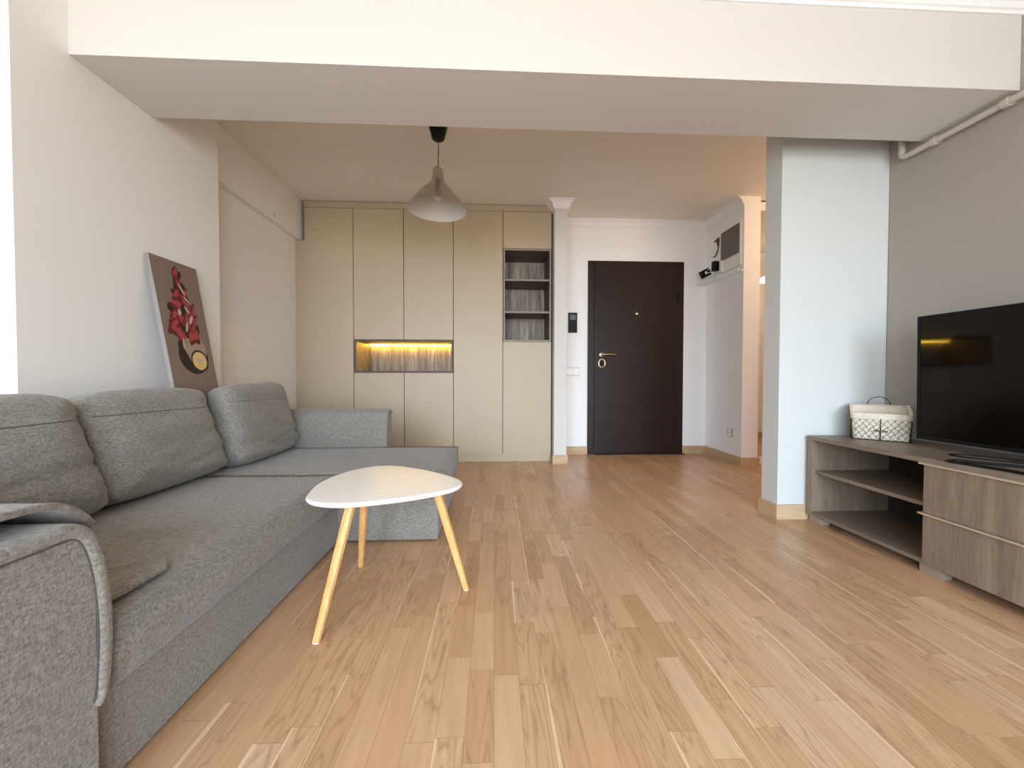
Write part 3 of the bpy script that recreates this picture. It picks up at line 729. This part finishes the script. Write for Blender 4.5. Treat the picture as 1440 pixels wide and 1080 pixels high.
# ------------------------------------------------------------------ wall items
I = thing('intercom', 'black wall intercom handset beside the entrance door', 'intercom', (.827, YD, 1.39))
obj('casing', BB(.004, (.781, .873, YD-.022, YD, 1.291, 1.500), seg=3), M['black'], I)
obj('display', B((.797, .857, YD-.0232, YD-.021, 1.425, 1.478)), M['lcd'], I)
Sw = thing('light_switch', 'white double light switch below the black intercom', 'switch', (.835, YD, .88))
obj('cover_plate', BB(.003, (.752, .904, YD-.009, YD, .838, .922)), M['plugline'], Sw)
for a in (.757, .831): obj('rocker', BB(.003, (a, a+.069, YD-.015, YD-.006, .845, .915)), M['plug'], Sw)
So = thing('wall_socket', 'white double power socket low on the hall wall', 'socket', (XH, 3.60, .29))
obj('cover_plate', BB(.003, (XH-.009, XH, 3.558, 3.640, .250, .332)), M['plugline'], So)
for z in (.271, .311):
    rs = obj('socket_insert', lathe([(0, -.007), (.012, -.007), (.016, -.012), (.018, -.010), (.018, 0)], (XH-.005, 3.60, z), 20, axis='X'), M['plug'], So, smooth=True)

# open meter recess on the hall wall
E_ = thing('meter_cabinet', 'white framed meter box with a grey panel high on the hall wall', 'meter box', (XH, 3.61, 1.9))
obj('box_frame', BB(.002, (XH-.02, XH, 3.455, 3.475, 1.86, 2.27), (XH-.02, XH, 3.755, 3.775, 1.86, 2.27), (XH-.02, XH, 3.475, 3.755, 2.25, 2.27), (XH-.02, XH, 3.475, 3.755, 1.86, 1.875)), M['plug'], E_)
obj('white_board', B((XH-.006, XH, 3.475, 3.755, 1.875, 2.25)), M['plug'], E_)
obj('grey_panel', BB(.001, (XH-.028, XH-.007, 3.478, 3.752, 1.985, 2.248)), M['panelgrey'], E_)
bm = bmesh.new(); lv2 = [(3.925, 2.225), (3.862, 2.24), (3.825, 2.245), (3.818, 2.19), (3.835, 2.12), (3.86, 2.075), (3.90, 2.06), (3.955, 2.085), (3.968, 2.15)]
prism([(a, b) for a, b in lv2], 'X', XH-.004, XH+.003, bm)
ho = tag(obj('plaster_hole', bm, M['hole']), 'ragged dark hole in the plaster left of the meter box', 'hole')
bm = bmesh.new(); prism([(3.965, 2.12), (3.93, 2.22), (3.868, 2.205), (3.842, 2.14), (3.885, 2.075), (3.945, 2.075)], 'X', XH-.012, XH+.001, bm)
tag(obj('plaster_patch', bm, M['plug']), 'loose white cover piece over the hole beside the meter box', 'cover')
# wedge ledge under the meter
tag(obj('wall_ledge', prism([(XH, 3.44), (XH-.02, 3.44), (XH-.125, YD), (XH, YD)], 'Z', 1.800, 1.812), M['white']), 'thin white wedge-shaped ledge under the meter box', 'shelf')
R = thing('fibre_router', 'black network box with wires hanging over the white ledge', 'router', (2.16, 3.90, 1.90))
def tiltbox(x0, x1, y0, y1, z0, z1, ang, c, w=.003):
    bm = BB(w, (x0, x1, y0, y1, z0, z1)); bmesh.ops.rotate(bm, verts=bm.verts[:], cent=c, matrix=Matrix.Rotation(ang, 3, 'Y')); return bm
obj('casing', tiltbox(2.13, 2.235, 3.90, 3.925, 1.86, 1.935, math.radians(-28), (2.18, 3.91, 1.90)), M['black'], R)
obj('label_sticker', tiltbox(2.175, 2.20, 3.8985, 3.8999, 1.885, 1.912, math.radians(-28), (2.18, 3.91, 1.90), .0003), M['plug'], R)
R2 = thing('power_adapter', 'black power adapter plugged in left of the grey panel', 'adapter', (2.25, 3.86, 1.95))
obj('casing', BB(.004, (2.225, XH-.001, 3.82, 3.87, 1.905, 2.0)), M['black'], R2)
bm = bmesh.new()
tube(bm, catmull([(2.20, 3.895, 1.93), (2.225, 3.88, 1.955), (2.238, 3.86, 1.93), (2.232, 3.85, 1.90), (2.225, 3.86, 1.86), (2.24, 3.85, 1.817)], 6), .0035, 6)
tube(bm, catmull([(2.205, 3.895, 1.90), (2.23, 3.87, 1.895), (2.24, 3.86, 1.87), (2.23, 3.85, 1.84)], 6), .003, 6)
obj('wires', bm, M['plug'], R, smooth=True)
bm = BB(.002, (XH-.035, XH-.022, 3.47, 3.80, 1.8125, 1.828)); tag(obj('cable_duct', bm, M['plug']), 'short white plastic duct lying on the ledge under the meter box', 'duct')
# small hook in the alcove
bm = bmesh.new(); tube(bm, catmull([(-1.812, 3.27, 2.165), (-1.800, 3.27, 2.155), (-1.796, 3.27, 2.13)], 4), .003, 6)
tag(obj('wall_hook', bm, M['metal'], smooth=True), 'tiny metal hook on the alcove bulkhead left of the cabinets', 'hook')

# ------------------------------------------------------------------ pipe under the beam
Pp = thing('wall_pipe', 'painted heating pipe with clamps running under the beam along the right wall', 'pipe', (XR, 1.5, 2.0))
px_ = XR-.034; pz = 2.040
bm = bmesh.new(); tube(bm, [(px_, .2, pz)]+[(px_, y, pz) for y in (1.0, 1.5, 1.96)]+[(px_, 2.03+.028*math.sin(q)-.0, pz+.028-.028*math.cos(q)) for q in [PI/2*i/6 for i in range(7)]]+[(px_, 2.058, 2.2), (px_, 2.058, CE-.001)], .015, 14)
obj('pipe_run', bm, M['pipe'], Pp, smooth=True)
for y in (1.35, 1.62, 1.90):
    bm = bmesh.new(); tube(bm, [(px_, y-.012, pz), (px_, y+.012, pz)], .021, 14); box(bm, px_+.012, XR, y-.008, y+.008, pz-.008, pz+.008)
    obj('pipe_clamp', bm, M['pipe'], Pp)

# ------------------------------------------------------------------ light
SKY = 9.0
def area(name, loc, rot, sx, sy, power, col, spread=None):
    l = bpy.data.lights.new(name, 'AREA'); l.shape = 'RECTANGLE'; l.size = sx; l.size_y = sy; l.energy = power; l.color = col
    if spread: l.spread = spread
    o = bpy.data.objects.new(name, l); C.objects.link(o); o.location = loc; o.rotation_euler = rot; return o
for a, b in ((-2.2, -.12), (.12, 2.1)):
    o = area('window_portal', ((a+b)/2, YB+.01, 1.19), (PI/2, 0, 0), b-a, 2.22, 1, (1, 1, 1)); o.data.cycles.is_portal = True
def point(name, loc, e, col, r=.06):
    l = bpy.data.lights.new(name, 'POINT'); l.energy = e; l.color = col; l.shadow_soft_size = r
    o = bpy.data.objects.new(name, l); C.objects.link(o); o.location = loc
point('corridor_lamp_light', (3.05, 2.78, 2.2), 9.5, (1, .66, .42), .12)
point('far_room_lamp_light', (FX, FY, FZ-.10), 1.5, (1, .72, .5), .08)
w = bpy.data.worlds.new('sky'); bpy.context.scene.world = w; w.use_nodes = True
bg = w.node_tree.nodes['Background']; nt = w.node_tree
tc = nt.nodes.new('ShaderNodeTexCoord'); sx = nt.nodes.new('ShaderNodeSeparateXYZ'); rp = nt.nodes.new('ShaderNodeValToRGB')
nt.links.new(tc.outputs['Generated'], sx.inputs[0])
ma = nt.nodes.new('ShaderNodeMath'); ma.operation = 'MULTIPLY_ADD'; ma.inputs[1].default_value = .5; ma.inputs[2].default_value = .5
nt.links.new(sx.outputs[2], ma.inputs[0]); nt.links.new(ma.outputs[0], rp.inputs[0]); nt.links.new(rp.outputs[0], bg.inputs[0])
e = rp.color_ramp.elements; e[0].position = .0; e[0].color = (.35, .34, .33, 1); e[1].position = .46; e[1].color = (.46, .46, .45, 1)
for p, c in ((.50, (.60, .64, .67, 1)), (.54, (.79, .93, 1.08, 1)), (1., (.60, .82, 1.1, 1))):
    q = e.new(p); q.color = c
bg.inputs[1].default_value = SKY

# ------------------------------------------------------------------ camera
cd = bpy.data.cameras.new('camera'); cam = bpy.data.objects.new('camera', cd); C.objects.link(cam)
cd.sensor_fit = 'HORIZONTAL'; cd.sensor_width = 36; cd.lens = 541/1440*36; cd.clip_start = .02
ya, pi_, ro = map(math.radians, (2.650744, -1.14418, .083052))
fw = Vector((math.sin(ya)*math.cos(pi_), math.cos(ya)*math.cos(pi_), math.sin(pi_)))
rt = Vector((math.cos(ya), -math.sin(ya), 0)); up = rt.cross(fw)
r2 = math.cos(ro)*rt+math.sin(ro)*up; u2 = -math.sin(ro)*rt+math.cos(ro)*up
m3 = Matrix((r2, u2, -fw)).transposed()
cam.matrix_world = Matrix.Translation((0, 0, .82906)) @ m3.to_4x4()
sc = bpy.context.scene; sc.camera = cam
sc.view_settings.view_transform = 'Standard'; sc.view_settings.look = 'None'; sc.view_settings.gamma = 1
sc.view_settings.use_curve_mapping = False; sc.view_settings.exposure = 1.0
sc.cycles.max_bounces = 12; sc.cycles.diffuse_bounces = 8
